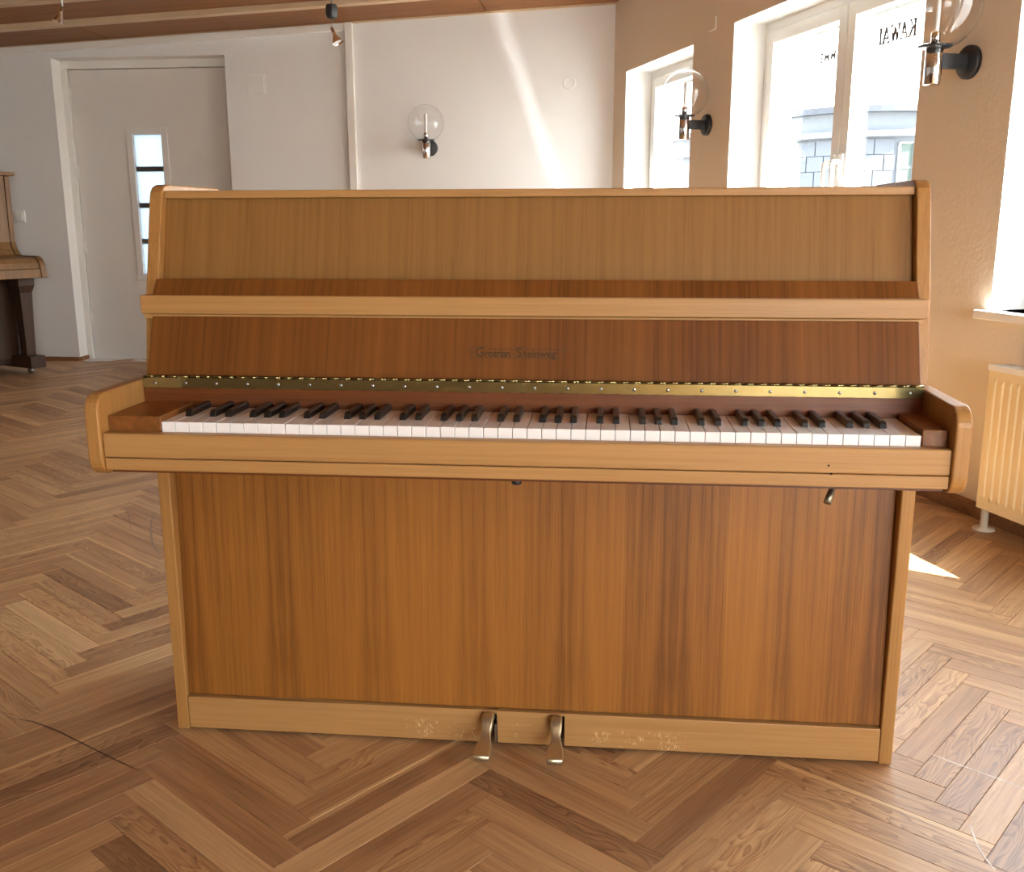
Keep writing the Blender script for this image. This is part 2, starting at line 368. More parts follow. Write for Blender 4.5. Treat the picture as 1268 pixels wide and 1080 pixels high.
# herringbone parquet -------------------------------------------------
FL = struct(MB().prism([(XL-.2, 5.4), (XL-.2, RY-.28), (XR+.28, RY-.28), (K.x+.28, 5.4)], lambda a, b: (a, b, -.10), lambda a, b: (a, b, -.012)).build('floor', SUBFLOOR))
th = Vector((.1506, -.9886, 0)); nh = Vector((.9886, .1506, 0)); av = (th+nh)/math.sqrt(2); bv = (th-nh)/math.sqrt(2); BW = .0587
t1 = th*BW*math.sqrt(2); P0 = Vector((-.0283, -.2465, 0))
def inroom(p, m=0.0): return XL-m < p.x < xw(p.y)+m and RY-m < p.y < 5.15+m
strips = []
outer, L, kind = P0.copy(), .39, 'A'
for _ in range(40):
    strips.append((kind, outer.copy(), L)); outer = outer+(av*L if kind == 'A' else -bv*L); kind = 'B' if kind == 'A' else 'A'
outer, L, kind = P0.copy(), .4405, 'B'
for _ in range(40):
    outer = outer-(av*L if kind == 'A' else -bv*L); strips.append((kind, outer.copy(), L)); kind = 'B' if kind == 'A' else 'A'
boards = []
for kind, o, L in strips:
    for kk in range(-160, 161):
        q = o+t1*kk
        if kind == 'A': c0, ul, vw = q, av, bv
        else: c0, ul, vw = q+bv*BW, -bv, av
        cs = [c0, c0+ul*L, c0+ul*L+vw*BW, c0+vw*BW]; mid = (cs[0]+cs[2])/2
        if not any(inroom(p) for p in cs) or not inroom(mid, .12): continue
        boards.append((mid, c0, ul, vw, L))
FIXTONE = {}   # blocks whose colour stands out in the photograph: floor point -> (tone, sap)
def tone_of(mid):
    for (x, y), tv in SPECIAL:
        if (mid.x-x)**2+(mid.y-y)**2 < .0012: return tv
    r = R.random(); tn = min(.74, max(.08, R.gauss(.46, .17)))
    return tn, (R.uniform(.2, .55) if r > .90 else 0)
SPECIAL = [((.33, -.02), (1, 0)), ((-.836, -.215), (.78, 0)), ((-.192, -.279), (.12, 0)), ((.103, -.345), (.62, .35)), ((.095, -.262), (.2, 0)), ((-.49, -.45), (.06, 0)), ((-.498, -.371), (.4, 0)), ((-.511, -.29), (.72, .3)), ((.402, -.43), (.6, .45))]
def board_mesh(items, name):
    vs, fs, uvs, tn, sd, sp_ = [], [], [], [], [], []
    for mid, c0, ul, vw, L in items:
        o = len(vs); tv, sv = tone_of(mid); se = R.random(); g = .0003; ch = .0007; dz = R.uniform(-.0003, .0003); fl = R.random() < .5
        for du, dv, zz in ((g, g, -.0008), (L-g, g, -.0008), (L-g, BW-g, -.0008), (g, BW-g, -.0008), (g+ch, g+ch, 0), (L-g-ch, g+ch, 0), (L-g-ch, BW-g-ch, 0), (g+ch, BW-g-ch, 0), (g, g, -.012), (L-g, g, -.012), (L-g, BW-g, -.012), (g, BW-g, -.012)):
            p = c0+ul*du+vw*dv; vs.append((p.x, p.y, zz+dz)); uvs.append((du, BW-dv if fl else dv)); tn.append(tv); sd.append(se); sp_.append(sv)
        fs.append((o+4, o+5, o+6, o+7))
        for i in range(4):
            j = (i+1) % 4; fs.append((o+i, o+j, o+4+j, o+4+i)); fs.append((o+8+i, o+8+j, o+j, o+i))
    me = bpy.data.meshes.new(name); me.from_pydata(vs, [], fs)
    ul_ = me.uv_layers.new(name='grain')
    for lp in me.loops: ul_.data[lp.index].uv = uvs[lp.vertex_index]
    for an, arr in (('tone', tn), ('seed', sd), ('sap', sp_)):
        at = me.attributes.new(an, 'FLOAT', 'POINT'); at.data.foreach_set('value', arr)
    me.validate(); bm = bmesh.new(); bm.from_mesh(me); bmesh.ops.recalc_face_normals(bm, faces=bm.faces)
    for f in bm.faces:
        if f.calc_center_median().z > -.0004 and f.normal.z < 0: f.normal_flip()
    bm.to_mesh(me); bm.free()
    me.materials.append(PARQUET)
    o = bpy.data.objects.new(name, me); COL.objects.link(o); o.parent = FL
    return o
def shown(b):
    mid, c0, ul, vw, L = b
    p = project(mid)
    if p is None or not (-60 < p[0] < 1328 and 440 < p[1] < 1130): return 0
    if mid.y > .0 and 235 < p[0] < 1090 : return 0
    if mid.y > -.02 and abs(mid.x) < .70 and mid.y < .36: return 0
    return 1/p[2]**2*abs((CAM.z)/p[2])
ranked = sorted(boards, key=shown, reverse=True)
near = [b for b in ranked[:300] if shown(b) > 0]; far = [b for b in boards if b not in near] if len(boards) < 1000 else ranked[len(near):]
for b in near: board_mesh([b], 'parquet_block')
tag(board_mesh(far, 'distant_parquet'), kind='stuff')

# scratches and scuffs worn into the floor finish
SCR = plain('pale_scratch', (226, 214, 196), .6); SCRD = plain('dark_scuff', (70, 48, 32), .6); SCRF = plain('faint_scuff', (150, 128, 108), .6)
def scratch(pts, wd, mat):
    mb = MB(); pts = [Vector((x, y, .0007)) for x, y in pts]; L_, R_ = [], []
    for i, p in enumerate(pts):
        t_ = (pts[min(i+1, len(pts)-1)]-pts[max(i-1, 0)]).normalized(); n_ = Vector((-t_.y, t_.x, 0)); ww = wd*(.35 if i in (0, len(pts)-1) else 1)
        L_.append(p+n_*ww/2); R_.append(p-n_*ww/2)
    n = len(pts); mb.add(L_+R_, [(i, i+1, n+i+1, n+i) for i in range(n-1)])
    mb.build('scratch', mat, FL)
scratch([(0.7908, 0.0507), (0.8198, 0.0246), (0.8455, 0.0046), (0.8705, -0.0150), (0.8965, -0.0340), (0.9193, -0.0553)], 0.0035, SCR)
scratch([(0.7841, -0.1777), (0.7807, -0.2028), (0.7764, -0.2337), (0.7766, -0.2652), (0.7817, -0.2989)], 0.003, SCR)
scratch([(-1.4426, 1.4537), (-1.4116, 1.3574), (-1.3684, 1.2615), (-1.3019, 1.1346), (-1.2626, 1.0721), (-1.2230, 1.0221)], 0.006, SCRF)
scratch([(-1.5728, 1.4990), (-1.5022, 1.3773), (-1.4349, 1.2553)], 0.004, SCRF)
scratch([(-1.6431, 1.5339), (-1.5699, 1.4993), (-1.4786, 1.4375), (-1.4220, 1.3943)], 0.004, SCRF)
scratch([(-1.0780, 0.0134), (-1.0161, 0.0025), (-0.9478, -0.0270), (-0.8736, -0.0671), (-0.7799, -0.1178), (-0.7103, -0.1535)], 0.003, SCRD)
# skirting and plaster trims
struct(MB().prism([(0, .0), (.018, 0), (.018, .045), (.010, .052), (0, .052)], lambda a, z: wp(0, -a, z), lambda a, z: wp(WLEN, -a, z)).build('baseboard_right', OAKSKIRT))
def back_skirt(name, x0, x1): struct(MB().box((x0, 5.135, 0), (x1, 5.15, .03)).build(name, OAKSKIRT, None, .002))
back_skirt('baseboard_back', XL, DX0); back_skirt('baseboard_back_right', DX1, -.0+.12)
struct(MB().box((DX0-.0, 5.15, 0), (DX0+.012, 5.275, .03)).build('baseboard_door', OAKSKIRT))
PX0, PX1 = -1.665, -1.612
struct(MB().box((PX0, 5.112, .0), (PX1, 5.15, zc(PX0)-.012)).build('trim_1', WHITE, None, .003))
def sl(x0, x1, y0, y1, h0, h1): return slab(x0, x1, y0, y1, h0, h1)
struct(sl(XL, PX0, 5.118, 5.15, .014, .058).build('trim_2', WHITE, None, .003))
struct(sl(XL, K.x, 5.128, 5.15, -.01, .016).build('trim_3', BATTENWOOD, None, .002))

# door in its recess
D1 = struct(empty('door_1', (DX0, 5.28, 0)))
def dpart(mb, name, mats, bevel=0, parent=None):
    o = mb.build(name, mats, parent or D1, bevel); return o
def off(mb): mb.v = [(a-DX0, b-5.28, c) for a, b, c in mb.v]; return mb
fr = MB(); fr.box((DX0, 5.262, 0), (DX0+.045, 5.318, 2.083)).box((DX1-.045, 5.262, 0), (DX1, 5.318, 2.083)).box((DX0, 5.262, 2.0831), (DX1, 5.318, DZ)).box((DX0, 5.319, .0201), (DX0+.08, 5.34, 2.0399)).box((DX1-.08, 5.319, .0201), (DX1, 5.34, 2.0399)).box((DX0, 5.319, 2.04), (DX1, 5.34, DZ)).box((DX0, 5.319, -.012), (DX1, 5.34, .02))
dpart(off(fr), 'door_frame', WHITE, .003)
GX0, GX1, GZ0, GZ1 = -3.298, -3.082, .640, 1.632
leaf = MB(); y0, y1 = 5.278, 5.318
leaf.box((DX0+.05, y0, .002), (GX0, y1, 2.078)).box((GX1, y0, .002), (DX1-.05, y1, 2.078)).box((GX0, y0, .002), (GX1, y1, GZ0)).box((GX0, y0, GZ1), (GX1, y1, 2.078))
lf = dpart(off(leaf), 'door_leaf', DOORWHITE)
vf = MB(); w_ = .047
vf.box((GX0-w_, 5.270, GZ0-w_), (GX0, 5.279, GZ1+w_)).box((GX1, 5.270, GZ0-w_), (GX1+w_, 5.279, GZ1+w_)).box((GX0, 5.270, GZ0-w_), (GX1, 5.279, GZ0)).box((GX0, 5.270, GZ1), (GX1, 5.279, GZ1+w_))
dpart(off(vf), 'vision_frame', DOORWHITE, .003, lf)
barz = [1.392, 1.134, .876]
for bz in barz: dpart(off(MB().box((GX0, 5.292, bz-.017), (GX1, 5.306, bz+.017))), 'glazing_bar', plain('dark_bronze_bar', (74, 66, 58), .5), .001, lf)
zz = [GZ1]+[v for b in barz for v in (b+.017, b-.017)]+[GZ0]
for i in range(0, 8, 2): dpart(off(MB().box((GX0, 5.297, zz[i+1]), (GX1, 5.301, zz[i]))), 'pane', FROST, 0, lf)
hz = [1.905, 1.375, .84, .31]
for h in hz: dpart(off(MB().tube([(DX0+.048, 5.268, h-.045), (DX0+.048, 5.268, h+.045)], .008, 10).box((DX0+.03, 5.266, h-.04), (DX0+.066, 5.272, h+.04))), 'door_hinge', WHITE)
hd = MB().tube([(DX1-.12, 5.28, 1.0), (DX1-.12, 5.225, 1.0), (DX1-.24, 5.225, 1.0)], .009, 10).lathe([(0, 0), (.025, 0), (.025, .008), (0, .008)], (DX1-.12, 5.278, 1.0), (0, -1, 0), 16)
dpart(off(hd), 'door_handle', STEEL)
# lit hall side behind the door
struct(MB().box((DX0-.1, 5.32, -.02), (DX1+.1, 7.5, -.01)).build('ground_hall', plain('pale_stone_floor', (200, 200, 196), .6)))

# windows ---------------------------------------------------------------
def wpart(mb, name, mats, parent, bevel=0, org=None):
    o = mb.build(name, mats, parent, bevel); return o
def wbox(mb, s0, s1, a, b, z0, z1):   # box in wall coordinates
    return mb.hexa([wp(s0, a, z0), wp(s1, a, z0), wp(s1, b, z0), wp(s0, b, z0), wp(s0, a, z1), wp(s1, a, z1), wp(s1, b, z1), wp(s0, b, z1)])
def handle(mb, s, z):
    wbox(mb, s-.015, s+.015, .150, .162, z-.055, z+.055)
    mb.tube([wp(s, .155, z+.02), wp(s, .118, z+.02), wp(s, .112, z+.012), wp(s, .112, z-.10)], .011, 10)
    return mb
def make_window(n, s0, s1, z0, z1, sashes):
    W_ = struct(empty('window_%d' % n))
    fw_ = .045
    f = MB(); wbox(f, s0, s0+fw_, .175, .255, z0, z1); wbox(f, s1-fw_, s1, .175, .255, z0, z1); wbox(f, s0+fw_, s1-fw_, .175, .255, z0, z0+fw_); wbox(f, s0+fw_, s1-fw_, .175, .255, z1-fw_, z1)
    wpart(f, 'window_frame', PVC, W_, .004)
    ws = (s1-s0-2*fw_)/sashes
    for i in range(sashes):
        a, b = s0+fw_+ws*i+.003, s0+fw_+ws*(i+1)-.003; c, e = z0+fw_+.003, z1-fw_-.003; sw = .06
        m_ = MB(); wbox(m_, a, a+sw, .162, .235, c, e); wbox(m_, b-sw, b, .162, .235, c, e); wbox(m_, a+sw, b-sw, .162, .235, c, c+sw); wbox(m_, a+sw, b-sw, .162, .235, e-sw, e)
        sash = wpart(m_, 'sash', PVC, W_, .005)
        wpart(wbox(MB(), a+sw-.005, b-sw+.005, .205, .209, c+sw-.005, e-sw+.005), 'pane', PANE, sash)
        hs = (b-.03) if i == 0 else (a+.03)
        wpart(handle(MB(), hs, z0+.53), 'window_handle', plain('white_handle', (232, 231, 226), .3), sash)
    wpart(wbox(MB(), s0+.0, s1-.0, .225, .30, z1-.12, z1), 'shutter_box', plain('grey_shutter_box', (196, 204, 202), .5), W_, .004)
    for a in (s0+fw_+.015, s1-fw_-.05): wpart(wbox(MB(), a, a+.03, .262, .295, z0, z1-.12), 'shutter_rail', plain('grey_guide_rail', (206, 212, 212), .45), W_, .003)
    sill = MB(); wbox(sill, s0-.035, s1+.035, -.04, 0, z0-.03, z0); wbox(sill, s0, s1, 0, .175, z0-.03, z0+.0)
    wpart(sill, 'window_sill', plain('white_sill', (240, 240, 238), .35), W_, .004)
    wpart(wbox(MB(), s0-.02, s1+.02, .255, .36, z0-.03, z0-.01), 'outer_sill', plain('grey_sheet_sill', (176, 180, 184), .4), W_)
    return W_
WN = []
for i, (a, b, c, e) in enumerate(WINDOWS): WN.append(make_window(i+1, a, b, c, e, 1 if i == 0 else 2))
for i, (a, b, c, e) in enumerate(REAR):
    W_ = struct(empty('window_%d' % (len(WINDOWS)+i+1))); f = MB()
    f.box((a, RY-.26, c), (a+.06, RY-.18, e)).box((b-.06, RY-.26, c), (b, RY-.18, e)).box((a, RY-.26, c), (b, RY-.18, c+.06)).box((a, RY-.26, e-.06), (b, RY-.18, e))
    f.build('window_frame', PVC, W_, .004); MB().box((a+.05, RY-.225, c+.05), (b-.05, RY-.221, e-.05)).build('pane', PANE, W_)

# lettering on the double window, read from the street
def stroke(mb, p, q, w0, P):   # quad of horizontal width w0 from p to q (letters units)
    (x0, y0), (x1, y1) = p, q
    mb.add([P(x0-w0/2, y0), P(x0+w0/2, y0), P(x1+w0/2, y1), P(x1-w0/2, y1)], [(0, 1, 2, 3)])
def bar(mb, x0, x1, y0, y1, P): mb.add([P(x0, y0), P(x1, y0), P(x1, y1), P(x0, y1)], [(0, 1, 2, 3)])
def serif(mb, x, y, P, w0=.48): bar(mb, x-w0/2, x+w0/2, y-.055, y+.055, P)
GL = {  # serif capitals from strokes: (from, to, width), serifs at ends
 'K': (.95, [((.2, 0), (.2, 1), .30), ((.3, .42), (.78, 1), .20), ((.42, .56), (.82, 0), .32)], [(.2, .03), (.2, .97), (.78, .97), (.82, .03)]),
 'A': (.95, [((.15, 0), (.5, 1), .20), ((.5, 1), (.82, 0), .32), ((.24, .33), (.72, .33), 0)], [(.15, .03), (.82, .03)]),
 'W': (1.25, [((.15, 1), (.4, 0), .30), ((.4, 0), (.64, 1), .20), ((.6, 1), (.86, 0), .30), ((.86, 0), (1.1, 1), .20)], [(.15, .97), (.6, .97), (1.1, .97)]),
 'I': (.5, [((.25, 0), (.25, 1), .30)], [(.25, .03), (.25, .97)])}
INK = plain('dark_window_lettering', (62, 48, 42), .7); INKG = plain('grey_window_lettering', (120, 112, 108), .7)
def glass_text(text, s_start, z0, h, parent, ink):
    adv = 0; objs = []
    for chh in text:
        wd, st, se = GL[chh]; mb = MB()
        P = lambda x, y: wp(s_start-(adv+x)*h*.82, .2105, z0+y*h)
        for p, q, ww in st:
            if ww == 0: bar(mb, p[0], q[0], p[1]-.06, p[1]+.06, P)
            else: stroke(mb, p, q, ww, P)
        for x, y in se: serif(mb, x, y, P)
        mb.build('letter', ink, parent); adv += wd
def font_text(text, size, name, mat, parent, mw, extrude=0, spacing=1.0, align='LEFT', offset=0):
    cu = bpy.data.curves.new(name, 'FONT'); cu.body = text; cu.size = size; cu.extrude = extrude; cu.space_character = spacing; cu.align_x = align; cu.offset = offset; cu.resolution_u = 3
    tmp = bpy.data.objects.new(name, cu); COL.objects.link(tmp)
    bpy.context.view_layer.update()
    me = bpy.data.meshes.new_from_object(tmp.evaluated_get(bpy.context.evaluated_depsgraph_get()))
    COL.objects.unlink(tmp); bpy.data.objects.remove(tmp)
    me.materials.clear(); me.materials.append(mat)
    me.transform(mw); o = bpy.data.objects.new(name, me); COL.objects.link(o); o.parent = parent; return o
W2 = WN[1]
wKAW = sum(GL[c][0] for c in 'KAWAI')*.066*.82
glass_text('KAWAI', 2.62+wKAW, 1.732, .066, W2, INK)
m = Matrix.Identity(4); ax, ay, az = -WD, Vector((0, 0, 1)), WO; og = wp(2.055+.40, .2105, 1.725)
for i in range(3): m[i][0], m[i][1], m[i][2], m[i][3] = ax[i], ay[i], az[i], og[i]
font_text('SCHIMMEL', .062, 'lettering', INKG, W2, m, 0, 1.12, offset=.0014)

# ------------------------------------------------------------------ the upright piano (x right, y back, z up, origin floor centre front)
PN = tag(empty('upright_piano'), 'teak and oak upright piano with open keyboard in the middle of the parquet', 'piano')
W, XI = .7024, .6783
def arc(cx, cy, r, a0, a1, n=6): return [(cx+r*math.cos(rad(a0+(a1-a0)*i/n)), cy+r*math.sin(rad(a0+(a1-a0)*i/n))) for i in range(n+1)]
side = [(0, .002), (0, .594), (-.0098, .7335), (.0142, .8726), (.0590, 1.050)]+[(.064, 1.064), (.075, 1.074), (.092, 1.0785)]+[(.335, 1.0785), (.335, .002)]
arm = [(-.0002, .594), (-.0100, .7335)]+arc(-.205, .7035, .030, 90, 180)[0:]+arc(-.203, .626, .032, 180, 270)
V_SIDE = wood('oak_side_veneer', (180, 132, 74), (142, 98, 50), 2, .42, fine=.8, contrast=.7)
V_ARMIN = wood('teak_arm_veneer', (178, 118, 58), (128, 76, 32), 2, .40, fine=.5, contrast=.9)
for sg in (-1, 1):
    x0, x1 = sg*XI, sg*W
    MB().prism(side, lambda a, b: (x0, a, b), lambda a, b: (x1, a, b)).build('side_panel', V_SIDE, PN, .0025)
    am = MB().prism(arm, lambda a, b: (x0, a, b), lambda a, b: (x1, a, b)).build('key_arm', V_SIDE, PN, .003)
def hboard(name, x, y0, z0, y1, z1, thick, mat, bevel=.002, x0=None):  # leaning board: front line from (y0,z0) to (y1,z1), thickness backwards
    dy, dz = y1-y0, z1-z0; ln = math.hypot(dy, dz); ny, nz = dz/ln*thick, -dy/ln*thick; xa = -x if x0 is None else x0
    return MB().hexa([(xa, y0, z0), (x, y0, z0), (x, y0+ny, z0+nz), (xa, y0+ny, z0+nz), (xa, y1, z1), (x, y1, z1), (x, y1+ny, z1+nz), (xa, y1+ny, z1+nz)]).build(name, mat, PN, bevel)
# lid
MB().prism([(.0700, 1.0525), (.0712, 1.0667), (.334, 1.0667), (.334, 1.0525)], lambda a, b: (-.6775, a, b), lambda a, b: (.6775, a, b)).build('lid', V_RAIL, PN, .002)
hboard('upper_panel', .6780, .0385, .895, .0815, 1.0530, .012, V_UPPER)
hboard('music_ledge', .6765, -.0125, .8785, .0075, .9085, .014, V_FALL)
yb = -.016
MB().box((-.6995, yb, .8455), (.6910, .018, .8790)).build('ledge_strip', V_RAIL, PN, .002)
MB().box((-.6960, yb+.004, .8365), (.6840, .016, .8448)).build('ledge_moulding', V_RAIL, PN, .0015)
fb = hboard('fallboard', .6765, -.0580, .7385, -.0190, .8420, .014, V_FALL)
nb = hboard('name_rail', .6775, -.0720, .684, -.0720, .7215, .02, V_RED, .001)
# piano hinge in front of the fallboard
hg = MB().box((-.6770, -.0740, .7188), (.6770, -.0715, .7378)).build('piano_hinge', BRASS, PN, .0006)
kn = MB(); nk = 64
for i in range(nk):
    a = -.677+1.354*i/nk
    kn.tube([(a+.0006, -.0715, .7392), (a+1.354/nk-.0006, -.0715, .7392)], .0022 if i % 2 else .0018, 8)
kn.build('hinge_knuckles', BRASS, hg)
sc0 = MB().lathe([(0, -.0009), (.0022, -.0007), (.0030, 0)], (0, 0, 0), (0, 1, 0), 10).mesh('screw'); sc0.materials.append(STEEL)
for i in range(24):
    o = bpy.data.objects.new('screw', sc0); COL.objects.link(o); o.parent = hg; o.location = (-.655+1.31*i/23, -.0742, .7275)
# key bed, key slip, blocks
MB().box((-.6775, -.205, .596), (.6775, .02, .640)).build('key_bed', V_RED, PN)
MB().box((-.6772, -.2292, .6270), (.6772, -.2075, .6680)).build('key_slip', V_RAIL, PN, .0022)
MB().box((-.6772, -.2280, .6050), (.6772, -.2075, .6255)).build('lower_key_slip', V_RAIL, PN, .0018)
KX0 = .0266-.611
MB().box((-.6775, -.2055, .640), (KX0-.0015, -.0722, .6935)).build('key_block', V_BLOCK, PN, .0015)
MB().box((KX0+1.222+.0015, -.2055, .640), (.6775, -.0722, .6935)).build('key_block', V_BLOCK, PN, .0015)
MB().box((KX0-.001, -.200, .640), (KX0+1.223, -.0725, .660)).build('key_frame', DARKGAP, PN)
kw = 1.222/52
wk = MB().box((-kw/2+.0005, -.1, -.0185), (kw/2-.0005, .128, 0)); wk.box((-kw/2+.0004, -.1015, -.0032), (kw/2-.0004, -.098, 0.0))
wmesh = MB().box((-kw/2+.00045, -.1000, -.020), (kw/2-.00045, .1300, .0)).mesh('white_key'); wmesh.materials.append(IVORY)
bmesh_ = MB().loft([[(-.0058, 0, 0), (.0058, 0, 0), (.0058, .094, 0), (-.0058, .094, 0)], [(-.0054, .003, .0085), (.0054, .003, .0085), (.0054, .094, .0085), (-.0054, .094, .0085)],
                    [(-.0042, .0075, .0118), (.0042, .0075, .0118), (.0042, .094, .0118), (-.0042, .094, .0118)]], smooth=False).mesh('black_key'); bmesh_.materials.append(EBONY)
for i in range(52):
    o = bpy.data.objects.new('white_key', wmesh); COL.objects.link(o); o.parent = PN
    o.location = (KX0+kw*(i+.5), -.1068, .6845+R.uniform(-.0003, .0003))
    bv_ = o.modifiers.new('bevel', 'BEVEL'); bv_.width = .0009; bv_.segments = 2
    nt_ = 'ABCDEFG'[i % 7]
    if nt_ in 'ACDFG' and i < 51:
        b = bpy.data.objects.new('black_key', bmesh_); COL.objects.link(b); b.parent = PN
        dx = {'C': -.0016, 'D': .0016, 'F': -.0022, 'G': 0, 'A': .0022}[nt_]
        b.location = (KX0+kw*(i+1)+dx, -.1585, .6842)
        bv_ = b.modifiers.new('bevel', 'BEVEL'); bv_.width = .0012; bv_.segments = 2
# lower case
hboard('lower_panel', .6780, .0100, .0765, .030, .6100, .010, V_LOWER)
SLOTS = [(-.0765, -.0480), (.0560, .0825)]
br = MB(); xs_ = [-.6775, SLOTS[0][0], SLOTS[0][1], SLOTS[1][0], SLOTS[1][1], .6775]
for i in (0, 2, 4): br.box((xs_[i], .0005, .007), (xs_[i+1], .022, .0745))
for i in (1, 3): br.box((xs_[i], .0005, .0690), (xs_[i+1], .022, .0745))
br.build('bottom_rail', V_RAIL, PN, .0016)
MB().box((-.6775, .335, .03), (.6775, .30, 1.05)).build('back_frame', P2DARK, PN)
MB().box((-.6775, .022, .012), (.6775, .30, .030)).build('bottom_board', P2DARK, PN)
MB().box((-.12, .10, .014), (.12, .12, .09)).build('trap_lever_board', DARKGAP, PN)
# pedals
def ring(y, z, hw, t, ny, nz, n=20):
    out_ = []
    for k in range(n):
        a = 2*math.pi*k/n; cx, cz = math.copysign(abs(math.cos(a))**.38, math.cos(a))*hw, math.copysign(abs(math.sin(a))**.38, math.sin(a))*t
        out_.append((cx, y+ny*cz, z+nz*cz))
    return out_
def pedal_mesh():
    st = [(.060, .052, .0095, .006), (.012, .0610, .0095, .0065), (-.004, .0690, .0104, .0080), (-.013, .0725, .0110, .0086), (-.0225, .0690, .0112, .0090), (-.029, .0610, .0104, .0082), (-.036, .0535, .0086, .0068), (-.046, .0462, .0098, .0060), (-.060, .0415, .0132, .0056), (-.076, .0385, .0160, .0053), (-.090, .0365, .0162, .0056), (-.0975, .0350, .0156, .0062), (-.1000, .0345, .0148, .0060)]
    rings = []
    for i, (y, z, hw, t) in enumerate(st):
        a, b = st[max(i-1, 0)], st[min(i+1, len(st)-1)]; dy, dz = b[0]-a[0], b[1]-a[1]; ln = math.hypot(dy, dz); rings.append(ring(y, z, hw, t, dz/ln, -dy/ln))
    me = MB().loft(rings).mesh('pedal'); me.materials.append(BRASS_OLD); return me
pm = pedal_mesh()
for x, rz_ in ((-.0640, -2), (.0680, 1)):
    o = bpy.data.objects.new('pedal', pm); COL.objects.link(o); o.parent = PN; o.location = (x, 0, -.004); o.rotation_euler = (0, 0, rad(rz_))
MB().box((-.0545, .003, .005), (-.0500, .03, .045)).build('pedal_guide', STEEL, PN)
# under the key bed: lock barrel and practice lever, two screw holes in the slip
MB().lathe([(0, .6), (.0085, .6), (.0085, .5895), (.0070, .5875), (0, .5870)], (.0085, -.190, 0), (0, 0, 1), 18).build('lock_barrel', BLACK, PN)
lv = MB().tube([(.525, -.150, .602), (.520, -.165, .588), (.513, -.178, .577), (.508, -.184, .566)], [.004, .0045, .006, .0065], 10)
lv.build('practice_lever', plain('dull_zinc', (150, 146, 130), .4, 1), PN)
for x, z in ((.4960, .6395), (.5010, .6262)): MB().lathe([(0, 0), (.0018, 0), (.0018, .002), (0, .002)], (x, -.2294, z), (0, 1, 0), 10).build('screw_hole', DARKGAP, PN)
for x in (-.628, .648): MB().lathe([(0, -.009), (.009, -.009), (.011, -.003), (.011, .003), (.009, .009), (0, .009)], (x, .030, .011), (1, 0, 0), 16).build('caster', CHROME, PN)
# maker's name in a thin frame, inlaid on the fallboard
ly, lz = -.0190+.0580, .8420-.7385; ll = math.hypot(ly, lz); uy, uz = ly/ll, lz/ll
def fbp(x, h, dd=.0004): return Vector((x, -.0580+uy*h-uz*dd, .7385+uz*h+uy*dd))
m = Matrix.Identity(4); o0 = fbp(-.0790, .0415)
for i in range(3): m[i][0], m[i][1], m[i][2], m[i][3] = (1, 0, 0)[i], (0, uy, uz)[i], (0, -uz, uy)[i], o0[i]
font_text('G', .0235, 'lettering', GOLDINK, PN, m, .0001, offset=.0003)
def place(x, h):
    mm = m.copy(); p = fbp(x, h)
    for i in range(3): mm[i][3] = p[i]
    return mm
font_text('rotrian', .0178, 'lettering', GOLDINK, PN, place(-.0615, .0415), .0001, .92, offset=.0005)
font_text('-', .0200, 'lettering', GOLDINK, PN, place(-.0140, .0415), .0001)
font_text('S', .0235, 'lettering', GOLDINK, PN, place(-.0068, .0415), .0001, offset=.0003)
font_text('teinweg', .0178, 'lettering', GOLDINK, PN, place(.0068, .0415), .0001, 1.0, offset=.0005)
bx = MB()
def fline(x0, h0, x1, h1, w_=.0005):
    a, b, c, e = (x0-w_, h0-w_), (x1+w_, h0-w_), (x1+w_, h1+w_), (x0-w_, h1+w_)
    bx.hexa([fbp(*p, .0) for p in (a, b, c, e)]+[fbp(*p, .0004) for p in (a, b, c, e)])
for x0, h0, x1, h1 in ((-.0870, .0395, .0790, .0395), (-.0870, .0395, -.0870, .0590), (.0790, .0395, .0790, .0555), (-.0870, .0590, -.0560, .0590), (-.0560, .0555, -.0080, .0555), (-.0080, .0555, -.0080, .0590), (-.0080, .0590, .0130, .0590), (.0130, .0590, .0130, .0555), (.0130, .0555, .0790, .0555), (-.0840, .0425, -.0840, .0560)):
    fline(x0, h0, x1, h1)
bx.build('lettering_frame', GOLDINK, PN)

# ------------------------------------------------------------------ second upright piano by the back wall
P2 = tag(empty('upright_piano', (-3.7816, 4.5823, 0), rad(65)), 'old brown upright piano with closed keyboard lid standing against the white back wall', 'piano')
LN = 1.46
def lp(mb, name, mat, bevel=.004, parent=None): return mb.build(name, mat, parent or P2, bevel)
prof = [(.48, .10), (.48, 1.315), (.085, 1.315), (.092, .885), (.075, .840), (.047, .803), (.020, .797), (.02, .655), (.080, .655), (.080, .10)]
for xa in (-.035, -LN): lp(MB().prism(prof, lambda a, b: (xa, a, b), lambda a, b: (xa+.035, a, b)), 'side_panel', P2WOOD)
armp = [(.02, .655), (.02, .797), (-.147, .797)]+[(-.180, .785), (-.203, .760), (-.212, .735)]+[(-.225, .655)]
for xa in (-.04, -LN): lp(MB().prism(armp, lambda a, b: (xa, a, b), lambda a, b: (xa+.04, a, b)), 'key_arm', P2WOOD)
lp(MB().box((-LN-.02, .045, 1.317), (.02, .49, 1.343)), 'lid', P2WOOD)
lp(MB().box((-LN+.035, .095, .88), (-.035, .115, 1.317)), 'upper_panel', P2WOOD)
fbp2 = [(.095, .885), (.075, .840), (.047, .803), (.02, .792), (-.140, .790), (-.175, .778), (-.195, .752), (-.205, .715), (.095, .715)]
lp(MB().prism(fbp2, lambda a, b: (-LN+.041, a, b), lambda a, b: (-.041, a, b), 0, False), 'keyboard_lid', P2WOOD)
lp(MB().box((-LN+.041, -.214, .655), (-.041, .09, .714)), 'key_slip', P2WOOD)
